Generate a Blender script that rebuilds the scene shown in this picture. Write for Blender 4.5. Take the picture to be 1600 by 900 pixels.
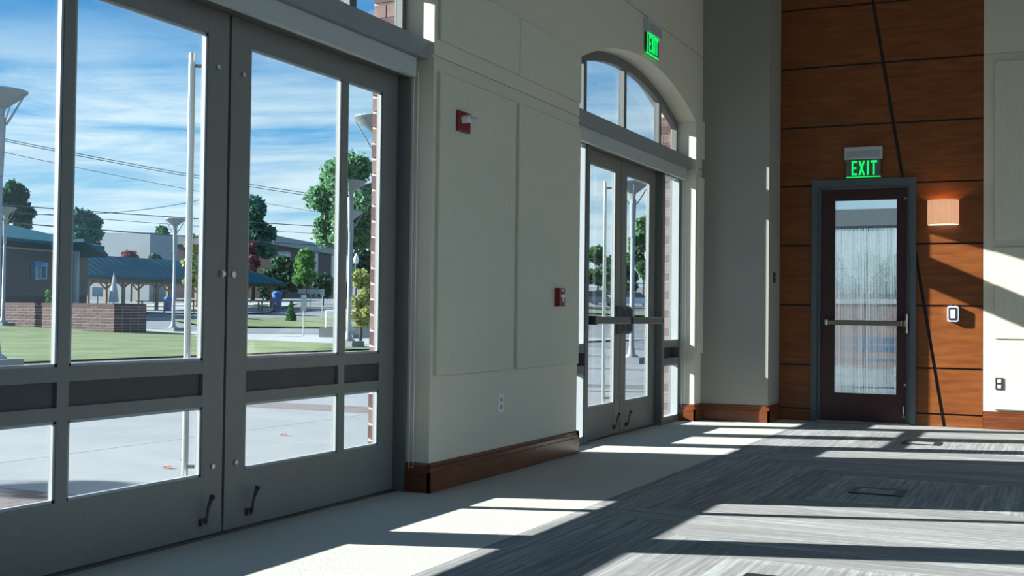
import bpy, bmesh, math, random
from mathutils import Vector, Matrix
from mathutils.geometry import delaunay_2d_cdt
random.seed(7)
S = bpy.context.scene
for o in list(bpy.data.objects): bpy.data.objects.remove(o, do_unlink=True)
COL = S.collection

# ------------------------------------------------------------------ camera
F, YAW, PIT, ROL = 1845.5, math.radians(24.902), math.radians(1.3687), math.radians(0.668)
EYE = Vector((0, 0, 1.1))
_d = Vector((-math.sin(YAW)*math.cos(PIT), math.cos(YAW)*math.cos(PIT), math.sin(PIT)))
_r0 = Vector((math.cos(YAW), math.sin(YAW), 0)); _u0 = _r0.cross(_d)
_r = math.cos(ROL)*_r0 + math.sin(ROL)*_u0; _u = -math.sin(ROL)*_r0 + math.cos(ROL)*_u0
cam = bpy.data.cameras.new('camera'); cam.sensor_width = 36; cam.lens = 36*F/1600; cam.clip_end = 2000
co = bpy.data.objects.new('camera', cam); COL.objects.link(co)
co.matrix_world = Matrix(((_r.x, _u.x, -_d.x, EYE.x), (_r.y, _u.y, -_d.y, EYE.y), (_r.z, _u.z, -_d.z, EYE.z), (0, 0, 0, 1)))
S.camera = co

# ------------------------------------------------------------------ exposure, sun, sky
S.view_settings.view_transform = 'Standard'; S.view_settings.look = 'None'
S.view_settings.gamma = 1; S.view_settings.use_curve_mapping = False
S.view_settings.exposure = 1.78
SUNDIR = Vector((1, 0.35, -0.447)).normalized()
sl = bpy.data.lights.new('sun', 'SUN'); sl.energy = 6.3; sl.angle = math.radians(0.53); sl.color = (1, 0.975, 0.94)
so = bpy.data.objects.new('sun', sl); COL.objects.link(so)
so.rotation_euler = SUNDIR.to_track_quat('-Z', 'Y').to_euler()

class NT:
    """small node-graph helper"""
    def __init__(s, tree): s.t = tree
    def n(s, typ, ins=None, **kw):
        nd = s.t.nodes.new(typ)
        for k, v in kw.items(): setattr(nd, k, v)
        for k, v in (ins or {}).items():
            if isinstance(v, bpy.types.NodeSocket): s.t.links.new(v, nd.inputs[k])
            else: nd.inputs[k].default_value = v
        return nd
    def m(s, op, a, b=0.0, c=None):
        i = {0: a, 1: b}
        if c is not None: i[2] = c
        return s.n('ShaderNodeMath', i, operation=op).outputs[0]
    def ramp(s, fac, stops):
        r = s.n('ShaderNodeValToRGB', {0: fac}); e = r.color_ramp.elements
        while len(e) < len(stops): e.new(0.5)
        for q, (p, c) in zip(e, stops): q.position = p; q.color = (*c, 1) if len(c) == 3 else c
        return r.outputs[0]
    def mix(s, f, a, b, bt='MIX'):
        nd = s.t.nodes.new('ShaderNodeMix'); nd.data_type = 'RGBA'; nd.blend_type = bt
        for k, v in ((0, f), (6, a), (7, b)):
            if isinstance(v, bpy.types.NodeSocket): s.t.links.new(v, nd.inputs[k])
            elif k: nd.inputs[k].default_value = (*v, 1)
            else: nd.inputs[k].default_value = v
        return nd.outputs[2]

w = bpy.data.worlds.new('sky'); S.world = w; w.use_nodes = True; w.node_tree.nodes.clear()
k = NT(w.node_tree)
gen = k.n('ShaderNodeTexCoord').outputs['Generated']
sep = k.n('ShaderNodeSeparateXYZ', {0: gen})
z = k.m('MAXIMUM', sep.outputs[2], 0.0)
base = k.ramp(z, [(0.0, (.18, .25, .295)), (.07, (.125, .22, .285)), (.15, (.048, .15, .265)), (.25, (.015, .092, .21)), (.6, (.02, .12, .29)), (1, (.018, .11, .28))])
zz = k.m('ADD', z, 0.10)
cx = k.m('DIVIDE', sep.outputs[0], zz); cy = k.m('DIVIDE', sep.outputs[1], zz)
rx = k.m('ADD', k.m('MULTIPLY', cx, .45), k.m('MULTIPLY', cy, .30)); ry = k.m('SUBTRACT', k.m('MULTIPLY', cy, 1.0), k.m('MULTIPLY', cx, .5))
vec = k.n('ShaderNodeCombineXYZ', {0: rx, 1: ry, 2: 3.7}).outputs[0]
n1 = k.n('ShaderNodeTexNoise', {'Vector': vec, 'Scale': .62, 'Detail': 9, 'Roughness': .62, 'Distortion': .9}).outputs[0]
n2 = k.n('ShaderNodeTexNoise', {'Vector': vec, 'Scale': 2.6, 'Detail': 7, 'Roughness': .65, 'Distortion': .5}).outputs[0]
cl = k.m('ADD', k.m('MULTIPLY', n1, .60), k.m('MULTIPLY', n2, .40))
cf = k.ramp(cl, [(.40, (0, 0, 0)), (.475, (.5, .5, .5)), (.545, (.97, .97, .97))])
cover = k.ramp(z, [(.15, (1, 1, 1)), (.238, (.10, .10, .10)), (.5, (.5, .5, .5))])
sky = k.mix(k.m('MULTIPLY', cf, cover), base, (.25, .295, .325))
bg = k.n('ShaderNodeBackground', {0: sky, 1: 1.0})
k.t.links.new(bg.outputs[0], k.n('ShaderNodeOutputWorld').inputs[0])

# ------------------------------------------------------------------ materials
MATS = {}
def mat(name, col=(.5, .5, .5), rough=.6, metal=0, var=.0, scale=8, stretch=(1, 1, 1), bump=0, spec=.5, emit=None, estr=0, col2=None, trans=0, island=0):
    if name in MATS: return MATS[name]
    m = bpy.data.materials.new(name); m.use_nodes = True; t = m.node_tree; t.nodes.clear(); k = NT(t)
    b = k.n('ShaderNodeBsdfPrincipled', {'Base Color': (*col, 1), 'Roughness': rough, 'Metallic': metal, 'Specular IOR Level': spec})
    tc = k.n('ShaderNodeTexCoord').outputs['Object']
    mp = k.n('ShaderNodeMapping', {0: tc, 'Scale': stretch}).outputs[0]
    nz = k.n('ShaderNodeTexNoise', {'Vector': mp, 'Scale': scale, 'Detail': 5, 'Roughness': .6}).outputs[0]
    c2 = col2 or tuple(min(1, c*(1+var)) for c in col); c1 = col if col2 else tuple(c*(1-var) for c in col)
    cc = k.ramp(nz, [(.32, c1), (.68, c2)])
    if island:
        ri = k.n('ShaderNodeNewGeometry').outputs['Random Per Island']
        h = k.n('ShaderNodeHueSaturation', {'Value': k.m('ADD', 1-island/2, k.m('MULTIPLY', ri, island)), 'Color': cc}); cc = h.outputs[0]
    t.links.new(cc, b.inputs['Base Color'])
    if bump:
        bp = k.n('ShaderNodeBump', {'Height': nz, 'Strength': bump, 'Distance': .01}); t.links.new(bp.outputs[0], b.inputs['Normal'])
    if emit: b.inputs['Emission Color'].default_value = (*emit, 1); b.inputs['Emission Strength'].default_value = estr
    out = b.outputs[0]
    if trans:
        tr = k.n('ShaderNodeBsdfTranslucent', {0: cc}); ms = k.n('ShaderNodeMixShader', {0: trans, 1: out, 2: tr.outputs[0]}); out = ms.outputs[0]
    t.links.new(out, k.n('ShaderNodeOutputMaterial').inputs[0])
    MATS[name] = m; return m

def glass_mat(name, tint=(.93, .97, .97)):
    m = bpy.data.materials.new(name); m.use_nodes = True; t = m.node_tree; t.nodes.clear(); k = NT(t)
    fc = k.n('ShaderNodeLayerWeight', {0: .5}).outputs['Facing']
    fr = k.m('ADD', .03, k.m('MULTIPLY', k.m('POWER', fc, 5.0), .9))
    a = k.n('ShaderNodeBsdfTransparent', {0: (*tint, 1)}); g = k.n('ShaderNodeBsdfGlossy', {'Roughness': .01})
    ms = k.n('ShaderNodeMixShader', {0: fr, 1: a.outputs[0], 2: g.outputs[0]})
    t.links.new(ms.outputs[0], k.n('ShaderNodeOutputMaterial').inputs[0]); MATS[name] = m; return m
GLASS = glass_mat('window_glass')
def reeded_mat():
    m = bpy.data.materials.new('reeded_glass'); m.use_nodes = True; t = m.node_tree; t.nodes.clear(); k = NT(t)
    a = k.n('ShaderNodeBsdfRefraction', {0: (.76, .82, .82, 1), 'Roughness': .02, 'IOR': 1.30}); g = k.n('ShaderNodeBsdfGlossy', {'Roughness': .08})
    ms = k.n('ShaderNodeMixShader', {0: .05, 1: a.outputs[0], 2: g.outputs[0]})
    t.links.new(ms.outputs[0], k.n('ShaderNodeOutputMaterial').inputs[0]); return m
REED = reeded_mat()

def carpet_mat():
    m = bpy.data.materials.new('patterned_carpet'); m.use_nodes = True; t = m.node_tree; t.nodes.clear(); k = NT(t)
    tc = k.n('ShaderNodeTexCoord').outputs['Object']; sp = k.n('ShaderNodeSeparateXYZ', {0: tc}); x, y = sp.outputs[0], sp.outputs[1]
    def wrap(v, c, p): return k.m('ABSOLUTE', k.m('SUBTRACT', k.m('FLOORED_MODULO', k.m('ADD', v, p/2-c), p), p/2))
    ax = wrap(x, -.82, 2.9); ay = wrap(y, 7.98, 3.2)
    warp = k.n('ShaderNodeTexNoise', {'Vector': tc, 'Scale': 9, 'Detail': 4}).outputs[0]
    jag = k.m('MULTIPLY', k.m('SUBTRACT', warp, .5), .16)
    md = k.m('ADD', k.m('MAXIMUM', k.m('MULTIPLY', ax, 1.06), ay), jag)
    sy = k.n('ShaderNodeTexNoise', {'Vector': k.n('ShaderNodeCombineXYZ', {0: k.m('MULTIPLY', x, 42), 1: k.m('MULTIPLY', y, 1.1), 2: 0}).outputs[0], 'Scale': 1, 'Detail': 4, 'Roughness': .7}).outputs[0]
    sx = k.n('ShaderNodeTexNoise', {'Vector': k.n('ShaderNodeCombineXYZ', {0: k.m('MULTIPLY', x, 1.1), 1: k.m('MULTIPLY', y, 42), 2: 5}).outputs[0], 'Scale': 1, 'Detail': 4, 'Roughness': .7}).outputs[0]
    inner = k.m('LESS_THAN', md, .62)
    sel = k.m('MAXIMUM', k.m('GREATER_THAN', k.m('ADD', ax, .12), ay), inner)
    st = k.m('ADD', k.m('MULTIPLY', sy, sel), k.m('MULTIPLY', sx, k.m('SUBTRACT', 1.0, sel)))
    band = k.ramp(k.m('DIVIDE', md, 1.7), [(0, (.42, .42, .42)), (.30, (.45, .45, .45)), (.345, (.62, .62, .62)), (.385, (.30, .30, .30)), (.52, (.28, .28, .28)), (.56, (.58, .58, .58)), (.62, (.40, .40, .40)), (.8, (.34, .34, .34)), (.86, (.55, .55, .55)), (1, (.36, .36, .36))])
    fac = k.m('ADD', k.m('MULTIPLY', k.m('SUBTRACT', st, .5), 2.3), band)
    c = k.ramp(fac, [(.02, (.18, .172, .172)), (.45, (.265, .26, .255)), (.98, (.44, .455, .44))])
    fz = k.n('ShaderNodeTexNoise', {'Vector': tc, 'Scale': 260, 'Detail': 2}).outputs[0]
    bp = k.n('ShaderNodeBump', {'Height': fz, 'Strength': .5, 'Distance': .006})
    b = k.n('ShaderNodeBsdfPrincipled', {'Base Color': c, 'Roughness': .95, 'Specular IOR Level': .1, 'Normal': bp.outputs[0]})
    t.links.new(b.outputs[0], k.n('ShaderNodeOutputMaterial').inputs[0]); return m

PAINT = mat('wall_paint', (.64, .595, .475), .75, var=.03, scale=60, bump=.08)
TAUPE = mat('taupe_paint', (.285, .275, .245), .75, var=.04, scale=60, bump=.08)
FABRIC = mat('panel_fabric', (.615, .59, .47), .9, var=.09, scale=3, stretch=(90, 90, 2.2), bump=.2)
CEIL = mat('ceiling_paint', (.50, .49, .46), .9, var=.02)
BORDER = mat('beige_carpet', (.485, .47, .42), .95, var=.09, scale=170, bump=.5, spec=.1)
CARPET = carpet_mat()
WOOD = mat('cherry_veneer', (.138, .034, .006), .42, col2=(.240, .070, .011), scale=2.2, stretch=(1.2, 1, 9), bump=.02)
BASEW = mat('cherry_baseboard', (0.108, 0.029, 0.012), .26, col2=(0.180, 0.052, 0.016), scale=3, stretch=(1, 1, 9))
BLACK = mat('black_reveal', (.012, .012, .014), .5, var=.2)
GREY = mat('door_grey_paint', (.195, .190, .170), .45, var=.05, scale=40)
FRAME = mat('frame_grey_paint', (.135, .138, .132), .45, var=.05, scale=40)
BEAM = mat('beam_grey_paint', (.26, .275, .275), .55, var=.04, scale=40)
SHADE = mat('shade_cassette', (.46, .48, .46), .55, var=.03)
BEAD = mat('bead_aluminium', (.36, .38, .39), .4, var=.03)
INFILL = mat('dark_infill', (.050, .048, .050), .5, var=.1, scale=60)
STEEL = mat('brushed_steel', (.62, .63, .63), .28, metal=1, var=.05, scale=40)
DSTEEL = mat('dark_steel', (.16, .15, .14), .38, metal=1, var=.1)
BURG = mat('burgundy_door', (.045, .012, .014), .40, var=.15, scale=4, stretch=(9, 1, 1))
CASING = mat('slate_casing', (.085, .105, .115), .5, var=.05)
WHITE = mat('white_plastic', (.78, .79, .78), .4, var=.02)
RED = mat('red_plastic', (.22, .009, .014), .35, var=.05)
DARKP = mat('dark_plastic', (.03, .03, .034), .4, var=.1)
GREEN = mat('exit_green', (.02, .5, .12), .4, emit=(.0, .82, .13), estr=.30)
PLATE = mat('exit_plate', (.16, .18, .165), .15, metal=.3, var=.05)
SCREEN = mat('lcd_screen', (.62, .68, .62), .3, var=.02)
CONC = mat('concrete', (0.180, 0.189, 0.195), .85, var=.07, scale=1.4, bump=.05)
PAVER = mat('paver_brick', (0.096, 0.075, 0.071), .85, col2=(0.138, 0.114, 0.108), scale=5)
BRICK = mat('red_brick', (0.054, 0.020, 0.022), .85, col2=(0.090, 0.036, 0.035), scale=3.5)
BRICKP = mat('pale_brick', (.115, .062, .058), .85, col2=(.17, .105, .095), scale=5)
MORTAR = mat('mortar', (.42, .39, .37), .9, var=.08, scale=20)
GRASS = mat('lawn_grass', (0.090, 0.120, 0.051), .95, col2=(0.162, 0.192, 0.102), scale=.9, spec=.1)
ASPH = mat('asphalt', (0.120, 0.129, 0.138), .9, var=.12, scale=.5)
WALK = mat('sidewalk', (0.252, 0.258, 0.258), .9, var=.06, scale=.8)
TEAL = mat('teal_metal_roof', (.0, .072, .105), .7, spec=.15, var=.08, scale=1)
BWALL = mat('building_brick', (0.090, 0.060, 0.059), .9, col2=(0.126, 0.087, 0.081), scale=2, stretch=(1, 1, 6))
PALE = mat('pale_stucco', (0.288, 0.318, 0.336), .85, var=.06, scale=.4)
TIMBER = mat('timber', (0.204, 0.150, 0.096), .8, var=.15)
LAMPM = mat('lamp_paint', (0.216, 0.240, 0.252), .45, var=.03)
LAMPG = mat('lamp_diffuser', (0.252, 0.282, 0.300), .4, var=.03, trans=.25)
TRUNK = mat('bark', (0.060, 0.045, 0.033), .95, var=.2)
NAVY = mat('navy_paint', (.012, .045, .11), .5, var=.1)
BLUE = mat('blue_plastic', (0.018, 0.096, 0.288), .5, var=.05)
SIGNM = mat('sign_back', (0.360, 0.378, 0.390), .5, var=.03)
WIRE = mat('wire_black', (.07, .09, .11), .6)
def leafm(n, c, c2):
    c, c2 = tuple(q*.92 for q in c), tuple(q*.92 for q in c2)
    return mat('leaf_'+n, c, .7, col2=c2, scale=.6, spec=.2, trans=.3, island=.7)
LEAF = dict(dark=leafm('dark', (.018, .06, .04), (.05, .13, .07)), mid=leafm('mid', (.04, .12, .05), (.10, .24, .09)), light=leafm('light', (.10, .25, .12), (.22, .40, .21)),
            lime=leafm('lime', (.09, .23, .06), (.17, .36, .10)), yellow=leafm('yellow', (.32, .37, .11), (.48, .50, .19)), pink=leafm('pink', (.14, .035, .055), (.20, .07, .09)), blue=leafm('blue', (.03, .12, .10), (.07, .22, .15)))

# ------------------------------------------------------------------ mesh helpers
class MB:
    def __init__(s): s.v = []; s.f = []
    def add(s, v, f):
        o = len(s.v); s.v += [tuple(p) for p in v]; s.f += [tuple(i+o for i in q) for q in f]; return s
    def box(s, x0, x1, y0, y1, z0, z1):
        x0, x1 = sorted((x0, x1)); y0, y1 = sorted((y0, y1)); z0, z1 = sorted((z0, z1))
        return s.add([(x0,y0,z0),(x1,y0,z0),(x1,y1,z0),(x0,y1,z0),(x0,y0,z1),(x1,y0,z1),(x1,y1,z1),(x0,y1,z1)],
                     [(0,3,2,1),(4,5,6,7),(0,1,5,4),(1,2,6,5),(2,3,7,6),(3,0,4,7)])
    def cbox(s, c, dx, dy, dz): return s.box(c[0]-dx/2, c[0]+dx/2, c[1]-dy/2, c[1]+dy/2, c[2]-dz/2, c[2]+dz/2)
    def chbox(s, x0, x1, y0, y1, z0, z1, c, ax):
        """box with chamfered edges around one face: ax = '+x' or '-y' = direction of the chamfered face"""
        if ax == '+x': v = [(x0,y0,z0),(x0,y1,z0),(x0,y1,z1),(x0,y0,z1),(x1-c,y0,z0),(x1-c,y1,z0),(x1-c,y1,z1),(x1-c,y0,z1),(x1,y0+c,z0+c),(x1,y1-c,z0+c),(x1,y1-c,z1-c),(x1,y0+c,z1-c)]
        else: v = [(x1,y1,z0),(x0,y1,z0),(x0,y1,z1),(x1,y1,z1),(x1,y0+c,z0),(x0,y0+c,z0),(x0,y0+c,z1),(x1,y0+c,z1),(x1-c,y0,z0+c),(x0+c,y0,z0+c),(x0+c,y0,z1-c),(x1-c,y0,z1-c)]
        f = [(0,3,2,1)] + [(i,(i+1)%4,4+(i+1)%4,4+i) for i in range(4)] + [(4+i,4+(i+1)%4,8+(i+1)%4,8+i) for i in range(4)] + [(8,9,10,11)]
        return s.add(v, f)
    def tube(s, pts, r, n=8, cap=True):
        pts = [Vector(p) for p in pts]; rs = r if isinstance(r, (list, tuple)) else [r]*len(pts); rings = []
        up0 = None
        for i, p in enumerate(pts):
            t = (pts[min(i+1, len(pts)-1)]-pts[max(i-1, 0)]).normalized()
            if up0 is None: up0 = Vector((0, 0, 1)) if abs(t.z) < .9 else Vector((1, 0, 0))
            a = t.cross(up0).normalized(); b = t.cross(a).normalized(); up0 = -b if False else up0
            rings.append([p+a*math.cos(q*2*math.pi/n)*rs[i]+b*math.sin(q*2*math.pi/n)*rs[i] for q in range(n)])
        v = [q for g in rings for q in g]; f = []
        for i in range(len(pts)-1):
            for q in range(n): f.append((i*n+q, i*n+(q+1)%n, (i+1)*n+(q+1)%n, (i+1)*n+q))
        if cap: f.append(tuple(range(n-1, -1, -1))); f.append(tuple((len(pts)-1)*n+q for q in range(n)))
        return s.add(v, f)
    def lathe(s, prof, c=(0, 0, 0), n=20, a0=0, a1=2*math.pi):
        full = abs(a1-a0-2*math.pi) < 1e-6; m = n if full else n+1
        v = [(c[0]+r*math.cos(a0+(a1-a0)*q/n), c[1]+r*math.sin(a0+(a1-a0)*q/n), c[2]+zz) for r, zz in prof for q in range(m)]; f = []
        for i in range(len(prof)-1):
            for q in range(n):
                q2 = (q+1) % m; f.append((i*m+q, i*m+q2, (i+1)*m+q2, (i+1)*m+q))
        return s.add(v, f)
    def prism(s, poly, axis, a0, a1):
        """poly = 2D points; extruded along axis ('x','y','z') from a0 to a1"""
        def P(p, a): return (a, p[0], p[1]) if axis == 'x' else ((p[0], a, p[1]) if axis == 'y' else (p[0], p[1], a))
        n = len(poly); v = [P(p, a0) for p in poly]+[P(p, a1) for p in poly]
        f = [tuple(range(n)), tuple(range(2*n-1, n-1, -1))]+[(i, i+n, (i+1) % n+n, (i+1) % n) for i in range(n)]
        return s.add(v, f)
    def build(s, name, m, parent=None, loc=None, rz=0, smooth=False):
        me = bpy.data.meshes.new(name); me.from_pydata(s.v, [], s.f); bm = bmesh.new(); bm.from_mesh(me)
        bmesh.ops.recalc_face_normals(bm, faces=bm.faces); bm.to_mesh(me); bm.free()
        if m: me.materials.append(m)
        if smooth:
            for p in me.polygons: p.use_smooth = True
        return link(name, me, parent, loc, rz)
def link(name, me, parent=None, loc=None, rz=0):
    o = bpy.data.objects.new(name, me); COL.objects.link(o)
    if parent: o.parent = parent
    if loc: o.location = loc
    o.rotation_euler.z = rz; return o
def box(name, m, parent, *a): return MB().box(*a).build(name, m, parent)
def empty(name, loc=(0, 0, 0), rz=0):
    o = bpy.data.objects.new(name, None); COL.objects.link(o); o.location = loc; o.rotation_euler.z = rz; o.empty_display_size = .1; return o
def tag(o, label, cat, group=None):
    o['label'] = label; o['category'] = cat
    if group: o['group'] = group
    return o
def struct(o, label=None):
    o['kind'] = 'structure'
    if label: o['label'] = label
    return o
def kids(o): return [c for c in bpy.data.objects if c.parent == o]
def copy_tree(o, parent=None):
    c = o.copy(); COL.objects.link(c); c.parent = parent
    for ch in kids(o): copy_tree(ch, c)
    return c

# ================================================================== ROOM SHELL
XW, XB = -3.55, -3.83           # inner face and back of the inner wall
XF, XD, XO = -3.71, -3.79, -4.02  # frame face, leaf face, outer brick face
BAY = [(3.06, 6.45), (8.91, 12.30)]   # openings along the left wall
ZB0, ZB1 = 2.70, 2.82           # transom beam
CR, SP = 3.545, 3.215           # arch crown and springing
H = 5.0; YE = 13.1; XR = 2.3; YB = -11.0  # unseen right wall (XR) set close so its added windows brighten the room more
KE = YE/12.97
def ex_(x): return x*KE            # end-wall measurements, taken at 12.97 m, carried to YE
def ez_(zz): return 1.1+(zz-1.1)*KE
def archz(y, y0, y1, off=0):
    c = (y0+y1)/2; hw = (y1-y0)/2; rise = CR-SP; R = (hw*hw+rise*rise)/(2*rise)
    q = (R+off)**2-(y-c)**2
    return CR-R+math.sqrt(max(q, 0))
G1, G2, GW = 2.725, 3.95, .007
# floor
struct(box('floor', CARPET, None, -2.485, XR, YB, YE+.05, -.05, 0))
struct(box('floor_border', BORDER, None, -3.9, -2.485, YB, YE+.3, -.05, 0))
struct(box('ceiling', CEIL, None, XB, XR, YB, YE+.3, H, H+.1))
wr = MB().box(XR, XR+.2, YB, YE+.2, 0, .2).box(XR, XR+.2, YB, YE+.2, 4.6, H)
FILL_WINDOWS = [(-10.2, -6.1), (-5.7, -1.6), (-1.2, 2.9), (3.3, 7.4), (7.8, 11.9)]     # windows added in the unseen opposite wall, to bring in fill daylight
re_ = [YB]+[q for b in FILL_WINDOWS for q in b]+[YE+.2]
for i in range(0, len(re_), 2): wr.box(XR, XR+.2, re_[i], re_[i+1], .2, 4.6)
struct(wr.build('wall_right', PAINT))
for i, (y0, y1) in enumerate(FILL_WINDOWS):
    d = struct(empty('window_%d' % (7+i)))  # invented window on the unseen side, there for its daylight
    for a in (y0, (y0+y1)/2-.03, y1-.06): box('mullion', FRAME, d, XR+.06, XR+.14, a, a+.06, .2, 4.6)
    for zz in (.2, 2.7, 4.54): box('rail', FRAME, d, XR+.061, XR+.139, y0, y1, zz, zz+.06)
    box('glass_pane', GLASS, d, XR+.097, XR+.103, y0+.06, y1-.06, .26, 4.54)
struct(box('wall_back', WOOD, None, XB, XR, YB-.1, YB, 0, H))
# left wall: piers, spandrels over the arches, with recessed reveal lines
wl = MB()
edges = [YB]+[e for b in BAY for e in b]+[YE+.1]
for i in range(0, len(edges), 2):
    y0, y1 = edges[i], edges[i+1]
    for z0, z1 in ((0, G1-GW), (G1+GW, G2-GW)): wl.box(XB, XW, y0, y1, z0, z1)
    wl.box(XB, XW-.012, y0, y1, G1-GW, G1+GW)
wl.box(XB, XW, YB, YE+.1, G2+GW, H); wl.box(XB, XW-.012, YB, YE+.1, G2-GW, G2+GW)
for y0, y1 in BAY:
    N = 28; ys = [y0+(y1-y0)*i/N for i in range(N+1)]
    for a, b in zip(ys[:-1], ys[1:]):
        wl.prism([(a, archz(a, y0, y1)), (b, archz(b, y0, y1)), (b, G2-GW), (a, G2-GW)], 'x', XB, XW)
struct(wl.build('wall_left', PAINT))
# exterior brick skin
we = MB()
for i in range(0, len(edges), 2):
    y0, y1 = edges[i]+.05, edges[i+1]-.05
    if i == 0: y0 = YB
    if i == 4: y1 = YE+.5
    we.box(XO, XB, y0, y1, -.1, H)
for y0, y1 in BAY:
    a0, a1 = y0-.05, y1+.05; N = 28; ys = [a0+(a1-a0)*i/N for i in range(N+1)]
    for a, b in zip(ys[:-1], ys[1:]): we.prism([(a, archz(a, y0, y1, .155)), (b, archz(b, y0, y1, .155)), (b, H), (a, H)], 'x', XO, XB)
wex = struct(we.build('wall_exterior', MORTAR))
soff = MB()
for y0, y1 in BAY:
    a0, a1 = y0-.05, y1+.05; N = 28; ys = [a0+(a1-a0)*i/N for i in range(N+1)]
    for a, b in zip(ys[:-1], ys[1:]): soff.prism([(a, archz(a, y0, y1, .150)), (b, archz(b, y0, y1, .150)), (b, archz(b, y0, y1, .154)), (a, archz(a, y0, y1, .154))], 'x', XO, XB)
soff.build('arch_soffit', mat('soffit_grey', (.30, .33, .35), .8, var=.05), wex)
# bricks of the outer jambs facing the camera (bays 2 and 3), proud of the mortar
bl = [MB().box(-.092, .092, -.012, .004, -.041, .041), MB().box(-.043, .043, -.012, .004, -.041, .041)]
bl = [[bl[0].build('brick', BRICK), bl[1].build('brick', BRICKP)]][0]
protos = [o.data for o in bl]
for o in bl: bpy.data.objects.remove(o)
for y1 in (BAY[0][1], BAY[1][1]):
    for c in range(33):
        zc = .05+c*.1
        if c % 2: link('brick', protos[0], wex, (-3.925, y1+.05, zc))
        else:
            for xx in (-3.878, -3.972): link('brick', protos[1], wex, (xx, y1+.05, zc))
# end wall behind the wood panelling, and painted end wall at right
EX0, EX1, EZ = ex_(-2.44), ex_(-1.365), ez_(2.604)     # exit door casing, outer
ox0, ox1, oz = EX0+.06, EX1-.06, EZ-.064
WR = ex_(-.713)
struct(MB().box(-3.9, ox0, YE+.018, YE+.22, 0, H).box(ox1, WR-.002, YE+.018, YE+.22, 0, H).box(ox0, ox1, YE+.018, YE+.22, oz, H).build('wall_end', BLACK))
we2 = MB()
for z0, z1 in ((0, ez_(3.833)), (ez_(3.847), H)): we2.box(WR, XR, YE, YE+.2, z0, z1)
we2.box(WR, XR, YE+.012, YE+.2, ez_(3.833), ez_(3.847))
struct(we2.build('wall_end_painted', PAINT))
# the column
XC, YC = -2.815, 12.548
struct(MB().box(-3.549, XC, YC, YE-.001, 0, H).build('wall_column', TAUPE))
# wood wall panels, split by horizontal reveals and by the slanting reveal
wood = struct(empty('wall_wood_panelling', (-1.7, YE, 0)))
def clip(poly, side, gap):   # keep points left (side<0) or right (side>0) of the slanting line
    def dist(p): return (p[0]-(ex_(-1.08)-.1626*(p[1]+.01)))*side-gap
    out = []
    for a, b in zip(poly, poly[1:]+poly[:1]):
        da, db = dist(a), dist(b)
        if da >= 0: out.append(a)
        if da*db < 0: t = da/(da-db); out.append((a[0]+(b[0]-a[0])*t, a[1]+(b[1]-a[1])*t))
    return out
ZR = [0]+[ez_(q_) for q_ in (.140, .612, 1.260, 1.906, 2.550, 3.190, 3.840, 4.485)]+[H]
def wpanel(poly):
    if len(poly) < 3: return
    xs = [p[0] for p in poly]
    if max(xs)-min(xs) < .01: return
    MB().prism([(p[0]+1.7, p[1]) for p in poly], 'y', 0, .016).build('panel', WOOD, wood)
for i in range(9):
    z0, z1 = ZR[i]+(.010 if i else .0), ZR[i+1]-.010
    segs = [(XC+.003, EX0), (EX1, WR-.004)] if i < 5 else [(XC+.003, WR-.004)]
    for a, b in segs:
        q = [(a, z0), (b, z0), (b, z1), (a, z1)]
        for sd in (-1, 1): wpanel(clip(q, sd, .017))

# baseboards with a moulded cap
def base_run(name, pts):
    """pts: list of ((x0,y0),(x1,y1),(nx,ny)) wall segments with outward normal; each extended at corners"""
    m = MB(); prof = [(0, 0), (.022, 0), (.022, .125), (.017, .130), (.017, .152), (.010, .158), (.013, .166), (.004, .182), (0, .182)]
    for (a, b, nn) in pts:
        a, b, nn = Vector(a), Vector(b), Vector(nn)
        v = [(*(p+nn*q[0]), q[1]) for p in (a, b) for q in prof]; n = len(prof)
        m.add(v, [(i, i+1, i+1+n, i+n) for i in range(n-1)]+[tuple(range(n)), tuple(range(2*n-1, n-1, -1))])
    return struct(m.build(name, BASEW))
base_run('baseboard_pier', [((XW, BAY[0][1]-.022), (XW, BAY[1][0]+.022), (1, 0)), ((XF, BAY[0][1]), (XW+.022, BAY[0][1]), (0, -1)), ((XF, BAY[1][0]), (XW+.022, BAY[1][0]), (0, 1))])
base_run('baseboard_stub', [((XF, BAY[1][1]), (XW+.022, BAY[1][1]), (0, -1)), ((XW, BAY[1][1]-.022), (XW, YC), (1, 0))])
base_run('baseboard_column', [((XW, YC), (XC+.022, YC), (0, -1)), ((XC, YC-.022), (XC, YE), (1, 0))])
base_run('baseboard_end', [((WR, YE), (XR, YE), (0, -1))])
base_run('baseboard_near_pier', [((XW, YB), (XW, BAY[0][0]), (1, 0))])

# ================================================================== DOORS AND WINDOWS OF THE LEFT WALL
ZT = 2.60
def glazed(parent, y0, y1, z0, z1, xg=-3.815, xf=XD):
    box('glass_pane', GLASS, parent, xg-.003, xg+.003, y0, y1, z0, z1)
    b = MB(); t = .013; xa, xb2 = xg+.004, xf-.005
    b.box(xa, xb2, y0, y0+t, z0, z1).box(xa, xb2, y1-t, y1, z0, z1).box(xa, xb2, y0, y1, z0, z0+t).box(xa, xb2, y0, y1, z1-t, z1)
    b.build('glazing_bead', BEAD, parent)
def cane(parent, y, zb=.075):
    h = empty('door_holder'); h.parent = parent
    box('bracket', DSTEEL, h, XD, XD+.02, y-.022, y+.022, zb-.012, zb+.022)
    MB().tube([(XD+.018, y, zb), (XD+.028, y, zb+.02), (XD+.036, y+.002, zb+.080), (XD+.052, y+.006, zb+.125)], [.008, .008, .008, .011], 8).build('arm', DSTEEL, h)
    MB().tube([(XD+.051, y+.006, zb+.122), (XD+.058, y+.008, zb+.137)], .0135, 10).build('rubber_tip', DARKP, h)
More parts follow.
